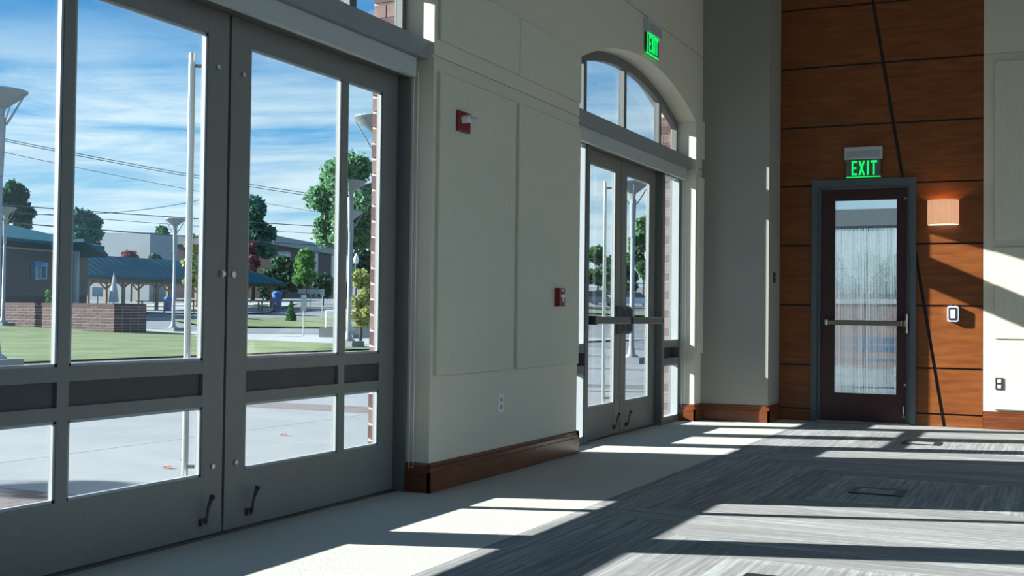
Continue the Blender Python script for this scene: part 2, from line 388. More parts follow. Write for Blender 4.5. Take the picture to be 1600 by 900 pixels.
def bolt(parent, y, z, r=.012):
    MB().tube([(XD-.001, y, z), (XD+.012, y, z)], r, 10).build('through_bolt', STEEL, parent)
def pull(parent, y, z0=.28, z1=2.385):
    p = MB().tube([(-3.905, y, z0), (-3.905, y, z1)], .017, 12).build('pull_handle', STEEL, parent, smooth=False)
    for zz in (z0+.06, z1-.06):
        MB().tube([(-3.85, y+.028, zz), (-3.88, y+.028, zz), (-3.905, y, zz)], .009, 8).build('standoff', DSTEEL, p)
def leaf_parts(d, y0, y1, openings, rails, stiles):
    for a, b, z0, z1 in stiles: box('stile', GREY, d, XD-.040, XD, a, b, z0, z1)
    for a, b, z0, z1 in rails: box('rail', GREY, d, XD-.040, XD, a, b, z0, z1)
def near_leaf(idx, y0, y1, mir, label):
    """wide leaf: y0 hinge side .. meeting stile; mir=+1 leaf lies towards +Y of the gap"""
    d = struct(empty('door_%d' % idx, (0, 0, 0)), label)
    gap = 4.765
    def Y(t): return gap+mir*t            # t measured from the gap
    s1, m0, m1, s2, e = .168, 1.025, 1.089, 1.475, 1.652
    def seg(a, b): return tuple(sorted((Y(a), Y(b))))
    for a, b in ((.010, s1), (s2, e)): box('stile', GREY, d, XD-.040, XD, *seg(a, b), .012, ZT)
    for z0, z1 in ((.012, .30), (.64, .697), (.803, .866), (2.47, ZT)): box('rail', GREY, d, XD-.040, XD-.0005, *seg(s1, s2), z0, z1)
    for z0, z1 in ((.30, .64), (.697, .803), (.866, 2.47)): box('muntin', GREY, d, XD-.040, XD-.001, *seg(m0, m1), z0, z1)
    for a, b in ((s1, m0), (m1, s2)):
        q = seg(a, b)
        glazed(d, *q, .30, .64); glazed(d, *q, .866, 2.47)
        p = box('infill_panel', INFILL, d, XD-.035, XD-.016, *q, .697, .803)
    for t, zz in ((.075, .344), (.085, 2.317)): bolt(d, Y(t+.015), zz)
    bolt(d, Y(.045), 1.294, .017)
    if mir < 0: MB().tube([(XD, Y(.045), 1.294), (XD+.022, Y(.045), 1.294)], [.010, .013], 10).build('thumb_turn', STEEL, d)
    cane(d, Y(.155 if mir < 0 else .203))
    pull(d, Y(.150))
    if mir < 0: box('seam_light_stop', DARKP, d, XD-.052, XD-.041, gap-.04, gap+.04, .02, ZT+.06)  # dark strip added behind the seam to keep sun from leaking through
    return d
near_leaf(1, 0, 0, -1, 'grey glazed door leaf with long steel pull, left of the seam'); near_leaf(2, 0, 0, 1, 'grey glazed door leaf nearest the panelled pier')
def far_leaf(idx, gap, mir, label):
    d = struct(empty('door_%d' % idx), label)
    def seg(a, b): return tuple(sorted((gap+mir*a, gap+mir*b)))
    Y = lambda t: gap+mir*t
    for a, b in ((.008, .155), (.858, 1.035)): box('stile', GREY, d, XD-.040, XD, *seg(a, b), .012, ZT)
    for z0, z1 in ((.012, .296), (2.475, ZT)): box('rail', GREY, d, XD-.040, XD-.0005, *seg(.155, .858), z0, z1)
    glazed(d, *seg(.155, .858), .296, 2.475)
    bolt(d, Y(.075), .344); bolt(d, Y(.085), 2.317)
    cane(d, Y(.17), .07)
    pull(d, Y(.140))
    pb = empty('panic_bar'); pb.parent = d
    MB().chbox(XD, XD+.085, *seg(.012, .135), .945, 1.205, .03, '+x').build('latch_case', DARKP, pb)
    MB().chbox(XD+.05, XD+.125, *seg(.05, .93), 1.040, 1.106, .010, '+x').build('push_rail', STEEL if False else mat('satin_bar', (.13, .135, .135), .35, metal=.3, var=.05), pb)
    MB().chbox(XD, XD+.13, *seg(.91, .965), 1.034, 1.112, .014, '+x').build('end_cap', DSTEEL, pb)
    if mir < 0: box('seam_light_stop', DARKP, d, XD-.052, XD-.041, gap-.04, gap+.04, .02, ZT+.06)  # same added strip, blocks sunlight at the far seam
far_leaf(3, 10.62, -1, 'far grey glazed door leaf, left of the pair'); far_leaf(4, 10.62, 1, 'far grey glazed door leaf, right of the pair')

def bay_frame(n, y0, y1, posts):
    f = struct(empty('trim_%d' % n)); xb = XB+.002
    box('jamb', FRAME, f, xb, XF, y0, y0+.030, 0, ZB0); box('jamb', FRAME, f, xb, XF, y1-.030, y1, 0, ZB0)
    box('head', FRAME, f, xb, XF, y0+.030, y1-.030, ZT+.004, ZB0)
    for a, b in posts: box('post', FRAME, f, xb, XF, a, b, 0, ZT+.004)
    b_ = box('transom_beam', BEAM, f, xb, -3.585, y0, y1, ZB0, ZB1)
    box('threshold', DSTEEL, f, xb, XD+.03, y0+.030, y1-.030, .0, .010)
    return f
bay_frame(1, *BAY[0], []); bay_frame(2, *BAY[1], [(9.503, 9.580), (11.66, 11.737)])
def sidelite(n, y0, y1, label):
    d = struct(empty('window_%d' % n), label); xb, xf = -3.825, XF-.004
    for z0, z1 in ((0, .060), (.613, .682), (.792, .860)): box('rail', FRAME, d, xb, xf, y0, y1, z0, z1)
    box('infill_panel', INFILL, d, xb+.02, XD, y0, y1, .682, .792)
    for z0, z1 in ((.06, .613), (.86, ZT)): glazed(d, y0, y1, z0, z1, -3.80, XF-.006)
sidelite(3, 8.94, 9.503, 'narrow sidelight left of the far doors'); sidelite(4, 11.737, 12.270, 'narrow sidelight right of the far doors')
def arch_window(n, y0, y1, label):
    d = struct(empty('window_%d' % n), label); c = (y0+y1)/2; xb = -3.812; XA = -3.755
    def strip(o0, o1, x0, x1, ya, yb, N=24):
        m = MB(); ys = [ya+(yb-ya)*i/N for i in range(N+1)]
        for a, b in zip(ys[:-1], ys[1:]): m.prism([(a, archz(a, y0, y1, o0)), (b, archz(b, y0, y1, o0)), (b, archz(b, y0, y1, o1)), (a, archz(a, y0, y1, o1))], 'x', x0, x1)
        return m
    strip(-.085, -.001, xb, XA, y0, y1).build('arch_head', FRAME, d)
    for a, b in ((y0, y0+.045), (y1-.045, y1)): box('jamb', FRAME, d, xb, XA-.001, a, b, ZB1, SP-.07)
    box('sill', FRAME, d, xb, XA, y0+.045, y1-.045, ZB1, ZB1+.07)
    ms = [c-1.08, c-.037, c+1.005+.04]
    for a in ms:
        MB().prism([(a, ZB1+.07), (a+.074, ZB1+.07), (a+.074, archz(a+.074, y0, y1, -.08)), (a, archz(a, y0, y1, -.08))], 'x', xb, XA-.002).build('mullion', FRAME, d)
    es = [y0+.045]+[q for a in ms for q in (a, a+.074)]+[y1-.045]
    for i in range(0, 8, 2):
        a, b = es[i], es[i+1]; ys = [a+(b-a)*j/8 for j in range(9)]
        MB().prism([(a, ZB1+.065), (b, ZB1+.065)]+[(q, archz(q, y0, y1, -.08)) for q in ys[::-1]], 'x', -3.803, -3.797).build('glass_pane', GLASS, d)
arch_window(1, *BAY[0], 'arched transom over the near doors'); arch_window(2, *BAY[1], 'arched transom over the far doors')
# ------------------------------------------------------------------ exit door in the end wall
ex = struct(empty('door_5', ((EX0+EX1)/2, YE, 0)), 'dark burgundy exit door with reeded glass and steel panic bar'); cxm = (EX0+EX1)/2
def eb(name, m, x0, x1, y0, y1, z0, z1, parent=None): return box(name, m, parent or ex, x0-cxm, x1-cxm, y0-YE, y1-YE, z0, z1)
cas = YE-.035
eb('casing', CASING, EX0, EX0+.06, cas, YE-.001, 0, EZ); eb('casing', CASING, EX1-.06, EX1, cas, YE-.001, 0, EZ); eb('casing', CASING, EX0+.06, EX1-.06, cas, YE-.001, EZ-.075, EZ)
eb('jamb', CASING, EX0+.062, EX0+.092, YE-.001, YE+.2, 0, EZ-.076); eb('jamb', CASING, EX1-.092, EX1-.062, YE-.001, YE+.2, 0, EZ-.076)
eb('jamb', CASING, EX0+.092, EX1-.092, YE-.001, YE+.2, EZ-.1, EZ-.076)
L0, L1, LF = EX0+.095, EX1-.095, YE+.02
gx0, gx1, gz0, gz1 = ex_(-2.199), ex_(-1.565), ez_(.322), ez_(2.383)
eb('stile', BURG, L0, gx0, LF, LF+.045, .012, EZ-.104); eb('stile', BURG, gx1, L1, LF, LF+.045, .012, EZ-.104)
eb('rail', BURG, gx0, gx1, LF, LF+.045, .012, gz0); eb('rail', BURG, gx0, gx1, LF, LF+.045, gz1, EZ-.104)
# reeded pane: rounded ribs facing the room, flat back
nr, q = 42, 7; pts = []
for i in range(nr):
    for j in range(q):
        t = (i+j/q)/nr; a = (j/q-.5)*2
        pts.append((gx0+(gx1-gx0)*t-cxm, .022-.0022*(1-a*a)))
pts.append((gx1-cxm, pts[0][1])); n = len(pts)
rp = MB(); yb = .030
rp.v = [(p[0], p[1], zz) for zz in (gz0, gz1) for p in pts]+[(pts[0][0], yb, gz0), (pts[-1][0], yb, gz0), (pts[0][0], yb, gz1), (pts[-1][0], yb, gz1)]
rp.f = [(i, i+1, n+i+1, n+i) for i in range(n-1)]+[(2*n, 2*n+2, 2*n+3, 2*n+1), tuple(range(n))+(2*n+1, 2*n), tuple(range(n, 2*n))+(2*n+3, 2*n+2), (0, n, 2*n+2, 2*n), (n-1, 2*n+1, 2*n+3, 2*n-1)]
rp.build('reeded_pane', REED, ex)
pb = empty('panic_bar'); pb.parent = ex
BRASS = mat('satin_bronze', (.30, .27, .22), .35, metal=.9, var=.05)
MB().chbox(ex_(-2.295)-cxm, ex_(-1.50)-cxm, LF-.075-YE, LF-.035-YE, 1.045, 1.100, .008, '-y').build('push_rail', BRASS, pb)
MB().chbox(ex_(-2.30)-cxm, ex_(-2.262)-cxm, LF-.085-YE, LF-YE, 1.040, 1.105, .01, '-y').build('end_cap', STEEL, pb)
MB().chbox(ex_(-1.51)-cxm, ex_(-1.462)-cxm, LF-.07-YE, LF-YE, 1.035, 1.11, .01, '-y').build('latch_case', DSTEEL, pb)
MB().chbox(ex_(-1.468)-cxm, ex_(-1.445)-cxm, LF-.06-YE, LF-YE, .965, 1.172, .008, '-y').build('lever_plate', STEEL, pb)
hd = empty('door_holder'); hd.parent = ex
eb('bracket', DSTEEL, ex_(-1.505), ex_(-1.470), LF-.018, LF, .07, .10, hd)
MB().tube([(ex_(-1.487)-cxm, LF-.018-YE, .085), (ex_(-1.487)-cxm, LF-.04-YE, .12), (ex_(-1.487)-cxm, LF-.05-YE, .20)], [.009, .008, .010], 8).build('arm', STEEL, hd)
for zz in (.42, 2.40): MB().tube([(ex_(-1.475)-cxm, LF-YE, zz), (ex_(-1.475)-cxm, LF-.01-YE, zz)], .012, 10).build('through_bolt', STEEL, ex)
eb('threshold', STEEL, EX0+.062, EX1-.062, YE-.03, YE+.21, 0, .010)

# ================================================================== INTERIOR THINGS
# roller shade cassettes with bead chains
def cassette(y0, y1, label, clabel):
    t = tag(empty('shade_cassette', (-3.66, (y0+y1)/2, 2.58)), label, 'roller shade'); ym = (y0+y1)/2
    b = MB().box(-.005, .035, y0-ym, y1-ym, 0, .118); b.build('fascia', SHADE, t)
    box('hem_bar', SHADE, t, -.028, -.01, y0-ym+.03, y1-ym-.03, .012, .03)
    MB().tube([(-.03, y0-ym+.02, .075), (-.03, y1-ym-.02, .075)], .022, 10).build('fabric_roll', WHITE, t)
    box('end_bracket', SHADE, t, -.05, .03, y1-ym, y1-ym+.004, .01, .12)
    ch = tag(empty('bead_chain', (-3.67, y1+.075, .13)), clabel, 'bead chain'); ch2 = MB()
    for dx in (-.012, .018): ch2.tube([(dx, 0, 0), (dx, 0, 2.5)], .0022, 6)
    ch2.tube([(-.012, 0, 0), (-.006, 0, -.02), (.010, 0, -.022), (.018, 0, 0)], .0022, 6); ch2.build('cord_loop', WHITE, ch)
    MB().cbox((0, .008, .0), .03, .012, .055).build('tensioner', WHITE, ch)
cassette(BAY[0][0]+.1, BAY[0][1]-.09, 'grey roller shade cassette under the beam over the near doors', 'white bead chain hanging by the near doors')
cassette(BAY[1][0]+.1, BAY[1][1]-.09, 'grey roller shade cassette under the beam over the far doors', 'white bead chain hanging by the far doors')
# acoustic fabric panels
def panel_x(y0, y1, z0, z1, label, th=.028):
    o = MB().chbox(XW+.0005, XW+th, y0, y1, z0, z1, .006, '+x').build('acoustic_panel', FABRIC)
    return tag(o, label, 'wall panel', 'fabric acoustic panels on the walls')
panel_x(6.492, 7.628, .722, 2.630, 'tall pale fabric acoustic panel carrying the red strobe')
panel_x(7.690, 8.880, .722, 2.630, 'tall pale fabric acoustic panel carrying the red pull station')
panel_x(6.492, 7.676, 2.835, 3.250, 'short pale fabric acoustic panel above the strobe panel')
panel_x(7.690, 8.880, 2.835, 3.250, 'short pale fabric acoustic panel above the pull station panel')
panel_x(BAY[1][1]+.03, YC-.003, .722, 2.630, 'narrow strip of fabric panel between far doors and column')
panel_x(BAY[1][1]+.03, YC-.003, 2.835, 3.250, 'short narrow strip of fabric panel high beside the column')
def panel_y(x0, x1, z0, z1, label):
    o = MB().chbox(x0, x1, YE-.028, YE-.0005, z0, z1, .006, '-y').build('acoustic_panel', FABRIC)
    return tag(o, label, 'wall panel', 'fabric acoustic panels on the walls')
panel_y(ex_(-.605), .62, .925, 1.870, 'low wide fabric panel on the end wall above the outlet')
panel_y(ex_(-.605), .62, 1.945, 3.785, 'tall fabric panel on the end wall right of the sconce')
panel_y(ex_(-.605), .62, .200, .912, 'lowest fabric panel on the end wall, beside the outlet')
# red strobe
t = tag(empty('alarm_strobe', (XW+.028, 6.785, 2.355)), 'red wall strobe with clear protruding lens on fabric panel', 'fire alarm')
MB().chbox(0, .024, -.082, .082, -.066, .066, .004, '+x').build('back_plate', RED, t)
MB().tube([(.02, -.03, .012), (.075, -.03, .012), (.08, -.03, .012)], [.027, .025, .018], 14).build('lens', mat('clear_lens', (.75, .77, .77), .15, var=.03), t, smooth=False)
MB().tube([(.078, -.03, .012), (.125, -.03, .010)], [.012, .009], 10).build('tip', STEEL, t)
# pull station
t = tag(empty('pull_station', (XW+.028, 8.425, 1.25)), 'small red fire alarm pull station with white handle', 'fire alarm')
MB().chbox(0, .042, -.052, .052, -.071, .071, .005, '+x').build('body', RED, t)
MB().box(.042, .050, -.036, .036, .0, .022).box(.042, .050, -.010, .010, -.034, .0).build('handle', WHITE, t)
MB().box(.042, .0425, -.02, .02, .046, .060).build('lettering_plate', WHITE, t)
# power outlets
def outlet_parts(t, pl, rc, ax):
    def bx(n, m, a0, a1, z0, z1, d0, d1):
        return MB().box(d0, d1, a0, a1, z0, z1).build(n, m, t) if ax == 'x' else MB().box(a0, a1, -d1, -d0, z0, z1).build(n, m, t)
    bx('cover_plate', pl, -.037, .037, -.06, .06, 0, .007)
    for zz in (-.026, .026):
        r = bx('receptacle', rc, -.017, .017, zz-.017, zz+.017, .007, .010)
        for a in (-.007, .007):
            (MB().box(.010, .0104, a-.0015, a+.0015, zz-.006, zz+.006) if ax == 'x' else MB().box(a-.0015, a+.0015, -.0104, -.010, zz-.006, zz+.006)).build('slot', BLACK, r)
t = tag(empty('power_outlet', (XW, 7.475, .491)), 'white power outlet low on the panelled pier', 'outlet'); outlet_parts(t, WHITE, mat('grey_plastic', (.3, .3, .3), .4), 'x')
t = tag(empty('power_outlet', (ex_(-.558), YE-.0285, .467)), 'dark outlet plate with white sockets at lower right', 'outlet'); outlet_parts(t, DARKP, WHITE, 'y')
# switch plate on the column side
t = tag(empty('switch_plate', (XC, 12.80, 1.55)), 'dark key switch plate on the side of the column', 'switch')
MB().chbox(0, .008, -.035, .035, -.06, .06, .002, '+x').build('plate', DARKP, t)
for zz in (-.03, .03): MB().tube([(.006, 0, zz), (.02, 0, zz)], .016, 10).build('key_switch', DSTEEL, t)
# exit signs
def letters(glyph, x0, wdt, h):
    """glyph strokes as polygons in a unit box"""
    s = .27
    G = {'E': [[(0,0),(s,0),(s,1),(0,1)], [(s,0),(.9,0),(.9,.15),(s,.15)], [(s,.43),(.8,.43),(.8,.57),(s,.57)], [(s,.85),(.9,.85),(.9,1),(s,1)]],
         'X': [[(0,0),(.3,0),(1,1),(.7,1)], [(.7,0),(1,0),(.3,1),(0,1)]], 'I': [[(.3,0),(.7,0),(.7,1),(.3,1)]], 'T': [[(.37,0),(.63,0),(.63,.85),(.37,.85)], [(0,.85),(1,.85),(1,1),(0,1)]]}[glyph]
    return [[(x0+p[0]*wdt, p[1]*h) for p in poly] for poly in G]
def exit_sign(loc, rz, label, bright):
    t = tag(empty('exit_sign', loc, rz), label, 'exit sign')     # local: faces -y, origin at the wall
    MB().box(-.195, .195, -.055, 0, .03, .160).build('housing', mat('sign_housing', (.5, .53, .54) if not bright else (.5, .53, .54), .45, var=.03), t)
    MB().box(-.175, .175, -.062, -.055, .045, .118).build('housing_cover', SIGNM, t)
    MB().box(-.178, .178, -.034, -.022, -.155, .03).build('face_plate', PLATE, t)
    MB().box(-.178, .178, -.036, -.020, -.165, -.1555).build('lit_edge', GREEN, t)
    if bright:
        MB().box(-.178, -.160, -.0365, -.0345, -.155, .03).box(-.16, .178, -.0365, -.0345, .017, .03).build('lit_border', GREEN, t)
    for ch, x0, wd in (('E', -.122, .062), ('X', -.052, .070), ('I', .018, .058), ('T', .076, .066)):
        m = MB()
        for poly in letters(ch, x0, wd, .155): m.prism([(p[0], p[1]-.142) for p in poly], 'y', -.0385, -.0345)
        m.build('letter_'+ch.lower(), GREEN, t)
    return t
exit_sign((ex_(-1.90), YE, ez_(2.785)), 0, 'green EXIT sign above the burgundy door', False)
exit_sign((XW, 10.70, 3.755), math.pi/2, 'green EXIT sign above the far arched window', True)
# sconce
t = tag(empty('wall_sconce', (ex_(-1.10), YE, ez_(2.10))), 'half-drum fabric wall sconce glowing beside the exit door', 'wall lamp')
pf = [(.155, .0), (.155, .255)]
sm = MB(); N = 36
for r_ in (.155, .152):
    vs = []
    for i in range(N+1):
        a = math.pi+math.pi*i/N; rr = r_+.0022*(i % 2)
        vs.append((rr*math.cos(a), rr*.80*math.sin(a)))
    sm.add([(p[0], p[1], 0) for p in vs]+[(p[0], p[1], .255) for p in vs], [(i, i+1, N+2+i, N+1+i) for i in range(N)])
sm.build('fabric_shade', mat('sconce_fabric', (.55, .35, .23), .8, var=.16, scale=4, stretch=(9, 9, .6), trans=.12, emit=(.85, .46, .27), estr=.21), t)
MB().prism([(.148*math.cos(math.pi+math.pi*i/16), .118*math.sin(math.pi+math.pi*i/16)) for i in range(17)], 'z', -.004, .004).build('diffuser', mat('sconce_diffuser', (.85, .87, .82), .5, var=.02, emit=(1, .92, .75), estr=.5), t)
MB().box(-.06, .06, -.02, 0, .05, .2).build('back_plate', STEEL, t)
pl = bpy.data.lights.new('sconce_bulb', 'POINT'); pl.energy = .9; pl.color = (1, .74, .48); pl.shadow_soft_size = .03
po = bpy.data.objects.new('sconce_bulb', pl); COL.objects.link(po); po.location = (0, -.062, .15); po.parent = t
# thermostat
t = tag(empty('thermostat', (ex_(-1.0), YE, 1.178)), 'silver framed thermostat with pale screen on the wood wall', 'thermostat')
def rrect(wd, h, r, n=4): return [(sx*(wd/2-r)+r*math.cos(a0+i*math.pi/2/n), sz*(h/2-r)+r*math.sin(a0+i*math.pi/2/n)) for sx, sz, a0 in ((1,1,0),(-1,1,math.pi/2),(-1,-1,math.pi),(1,-1,1.5*math.pi)) for i in range(n+1)]
MB().prism(rrect(.112, .165, .022), 'y', -.055, 0).build('body', mat('silver_plastic', (.62, .66, .74), .3, var=.03, metal=.2), t)
MB().prism(rrect(.082, .132, .012), 'y', -.058, -.055).build('bezel', DARKP, t)
MB().prism(rrect(.046, .090, .006), 'y', -.060, -.058).build('screen', SCREEN, t)
for xx in (-.022, .022): MB().box(xx-.006, xx+.006, -.03, -.01, .082, .092).build('clip', STEEL, t)
# floor boxes
def floor_box(x, y, label):
    t = tag(empty('floor_box', (x, y, 0)), label, 'floor outlet', 'floor outlet boxes in the carpet')
    MB().box(-.165, .105, -.15, -.11, 0, .006).box(-.165, .105, .11, .15, 0, .006).box(-.165, -.125, -.11, .11, 0, .006).box(.105, .165, -.15, .15, 0, .006).build('frame', BLACK, t)
    box('carpet_lid', mat('lid_carpet', (.26, .255, .25), .95, var=.2, scale=30), t, -.124, .104, -.109, .109, 0, .004)
    MB().box(-.10, -.085, .02, .045, .004, .006).build('finger_pull', STEEL, t)
floor_box(-1.06, 7.90, 'black framed floor outlet box in the shaded carpet, the middle one')
floor_box(-1.13, 11.22, 'black framed floor outlet box in sunlight near the exit door')
floor_box(-1.06, 4.93, 'black framed floor outlet box cut off at the bottom of the picture')

# ================================================================== OUTDOORS
TX = [(-400, 2.2), (-100, 1.5), (-60, 1.25), (-50, 1.12), (-45, .92), (-30, .30), (-17, .25), (-10, 0), (50, 0)]
def T(x, y=0):
    zz = 0
    for (a, za), (b, zb) in zip(TX[:-1], TX[1:]):
        if a <= x <= b: zz = za+(zb-za)*(x-a)/(b-a); break
    return zz+max(0, min(y, 260)-65)*.035
def at(px, py, dep):
    v = _d+_r*((px-800)/F)-_u*((py-450)/F); return EYE+v*dep
def onground(px, dep):
    p = at(px, 450, dep); return Vector((p.x, p.y, T(p.x, p.y)))
def ground_poly(name, m, poly, dz, step=3.0):
    pts = [Vector(p) for p in poly]; n = len(pts); cons = []; vs = []
    for i in range(n):
        a, b = pts[i], pts[(i+1) % n]; kk = max(1, int((b-a).length/step))
        for j in range(kk): vs.append(a+(b-a)*j/kk)
    nb = len(vs); ed = [(i, (i+1) % nb) for i in range(nb)]
    x0, x1 = min(p.x for p in pts), max(p.x for p in pts); y0, y1 = min(p.y for p in pts), max(p.y for p in pts)
    def inside(p):
        c = False
        for a, b in zip(pts, pts[1:]+pts[:1]):
            if (a.y > p.y) != (b.y > p.y) and p.x < (b.x-a.x)*(p.y-a.y)/(b.y-a.y)+a.x: c = not c
        return c
    xx = x0+step/2
    while xx < x1:
        yy = y0+step/2
        while yy < y1:
            p = Vector((xx, yy))
            if inside(p) and min((p-q).length for q in vs[:nb]) > step*.4: vs.append(p)
            yy += step
        xx += step
    r = delaunay_2d_cdt(vs, ed, [tuple(range(nb))], 1, 1e-4)
    me = bpy.data.meshes.new(name); me.from_pydata([(p.x, p.y, T(p.x, p.y)+dz) for p in r[0]], [], [tuple(f) for f in r[2]])
    for p in me.polygons: p.use_smooth = True
    me.materials.append(m); o = link(name, me); me.flip_normals() if me.polygons[0].normal.z < 0 else None
    return struct(o)
# base terrain as a coarse grid
gm = MB(); gx = [-400, -250, -160, -120, -100, -80, -70, -60, -55, -50, -47, -45, -42, -38, -34, -30, -26, -22, -19, -17, -15, -13, -10, -4.06]; gy = [-60, -30, -10, 13.2, 20, 30, 40, 50, 60, 65, 70, 80, 90, 100, 120, 150, 200, 260, 400]
gm.v = [(x, y, T(x, y)-.06) for x in gx for y in gy]; ny = len(gy)
gm.f = [(i*ny+j, (i+1)*ny+j, (i+1)*ny+j+1, i*ny+j+1) for i in range(len(gx)-1) for j in range(ny-1)]
struct(gm.build('ground_asphalt', ASPH))
gm2 = MB(); gm2.v = [(x, y, T(x, y)-.06-(.0 if y > 13 else 0)) for x in (-4.06, 10, 60, 200) for y in gy[3:]]; n2y = len(gy)-3
gm2.f = [(i*n2y+j, (i+1)*n2y+j, (i+1)*n2y+j+1, i*n2y+j+1) for i in range(3) for j in range(n2y-1)]
struct(gm2.build('ground_end', ASPH))
struct(MB().add([(2.55, -60, -.06), (200, -60, -.06), (200, 13.2, -.06), (2.55, 13.2, -.06)], [(0, 1, 2, 3)]).build('ground_side', WALK))
# concrete plaza of big slabs with brick bands across
pz = struct(empty('plaza_pavement', (-10, 15, 0)))
BANDS = [-7.2, -1.1, 5.0, 11.8, 17.9, 24.0, 30.1, 36.2]
def slab(x0, x1, y0, y1, name, m, dz=-.012, par=pz):
    v = [(x+10, y-15, T(x, y)+zz) for zz in (-.10, dz) for x, y in ((x0, y0), (x1, y0), (x1, y1), (x0, y1))]
    return MB().add(v, [(0,3,2,1),(4,5,6,7),(0,1,5,4),(1,2,6,5),(2,3,7,6),(3,0,4,7)]).build(name, m, par)
XS = [-4.075, -7.0, -10.0, -12.6, -15.2]
for bi, b in enumerate(BANDS[:-1]):
    y0, y1 = b+.40, BANDS[bi+1]-.40; ym = (y0+y1)/2
    for xa, xb in zip(XS[:-1], XS[1:]):
        for ya, yb_ in ((y0, ym), (ym, y1)): slab(xb+.006, xa-.006, ya+.006, yb_-.006, 'slab', CONC)
for b in BANDS:
    if abs(b-5.0) > .1: 
        for xa, xb in zip(XS[:-1], XS[1:]): slab(xb, xa, b-.39, b+.39, 'brick_band', PAVER, -.014)
    else:
        for xa, xb in zip(XS[1:-1], XS[2:]): slab(xb, xa, b-.39, b+.39, 'brick_band', PAVER, -.014)
slab(-15.95, -15.22, -12, 36, 'edging_strip', PAVER, -.012)
# the near band: single pavers
pv = [MB().box(-.098, .098, -.047, .047, -.06, 0).build('paver', m_) for m_ in (PAVER, mat('paver_brick_pale', (.19, .15, .14), .85, var=.12, scale=6), mat('paver_brick_dark', (.11, .08, .075), .85, var=.12, scale=6))]
pvd = [o.data for o in pv]
for o in pv: bpy.data.objects.remove(o)
for r_ in range(8):
    for c in range(14):
        x = -4.20-c*.203-(.1 if r_ % 2 else 0)
        if x > -7.0+.1: link('paver', random.choice(pvd), pz, (x+10, 5.0-.345+r_*.098-15, -.013))
slab(-7.0, -4.075, 4.61, 5.39, 'sand_bed', MORTAR, -.03)
ground_poly('lawn', GRASS, [(-15.96, -40), (-15.96, 26.5), (-18.4, 28.2), (-22.4, 29.4), (-29, 33.4), (-29.5, 35.0), (-45, 35), (-45, -40)], .02)['kind'] = 'structure'
ground_poly('sidewalk', WALK, [(-15.97, 26.6), (-15.97, 48), (-21.5, 43), (-25.4, 39), (-28.4, 37.4), (-33, 36.8), (-45, 36.8), (-45, 35.1), (-29.4, 35.1), (-28.9, 33.5), (-22.3, 29.5), (-18.3, 28.3)], .0)
ground_poly('lawn_island', GRASS, [(-34.6, 42), (-33.2, 50), (-32, 58), (-30, 76), (-36, 84), (-43.0, 70), (-42.4, 57), (-40, 46)], .03)
ground_poly('sidewalk_pavilion', WALK, [(-47.5, 45), (-49, 66), (-62, 88), (-70, 80), (-62, 56), (-52, 40)], .03)
ground_poly('lawn_far', GRASS, [(-14, 88), (-44, 92), (-60, 104), (-62, 108), (-40, 98), (-14, 93)], .04)
ground_poly('verge_far', GRASS, [(-95, 105), (-140, 120), (-140, 126), (-95, 111)], .04)

# brick garden wall: bricks one by one
WX0, WX1, WY0, WY1 = -38.2, -30.55, 32.2, 33.85; gz = T(-31, 32)
bw = tag(empty('brick_garden_wall', (WX1, WY0, gz)), 'low red brick garden wall at the lawn edge', 'brick wall')
nrow, ch_, bl_ = 9, .105, .385
box('core', MORTAR, bw, WX0-WX1+.01, -.01, .01, WY1-WY0-.01, -.3, nrow*ch_+.09)
bd = [MB().box(-bl_/2+.012, bl_/2-.012, -.0, .05, .010, ch_-.010).build('brick', m_) for m_ in (BRICK, mat('red_brick_dark', (0.039, 0.017, 0.018), .85, var=.15, scale=6), mat('red_brick_light', (0.090, 0.039, 0.037), .85, var=.15, scale=6))]
cdm = MB().box(-.041, .041, 0, .22, .008, .105).build('rowlock', BRICK); cd = cdm.data; bpy.data.objects.remove(cdm)
bdd = [o.data for o in bd]
for o in bd: bpy.data.objects.remove(o)
for r_ in range(nrow):
    off = bl_/2 if r_ % 2 else 0
    for i in range(20):
        x = -bl_/2-i*bl_-off+(.0)
        if x-bl_/2 < WX0-WX1: continue
        link('brick', random.choice(bdd), bw, (x, 0, r_*ch_))
    if off: 
        o = link('brick', bdd[0], bw, (-bl_/4, 0, r_*ch_)); o.scale.x = .5
    L = WY1-WY0; nb_ = 4
    for i in range(nb_):
        y = L*(i+.5)/nb_+(0 if r_ % 2 else 0)
        o = link('brick', random.choice(bdd), bw, (0, y, r_*ch_), math.pi/2); o.scale.x = L/nb_/bl_
for i in range(40): link('rowlock', cd, bw, (-.05-i*.094, -.005, nrow*ch_))
for i in range(17): link('rowlock', cd, bw, (.005, .05+i*.094, nrow*ch_), math.pi/2)
MB().box(WX0-WX1, -3.8, 0, .22, nrow*ch_+.008, nrow*ch_+.105).build('coping', BRICK, bw)

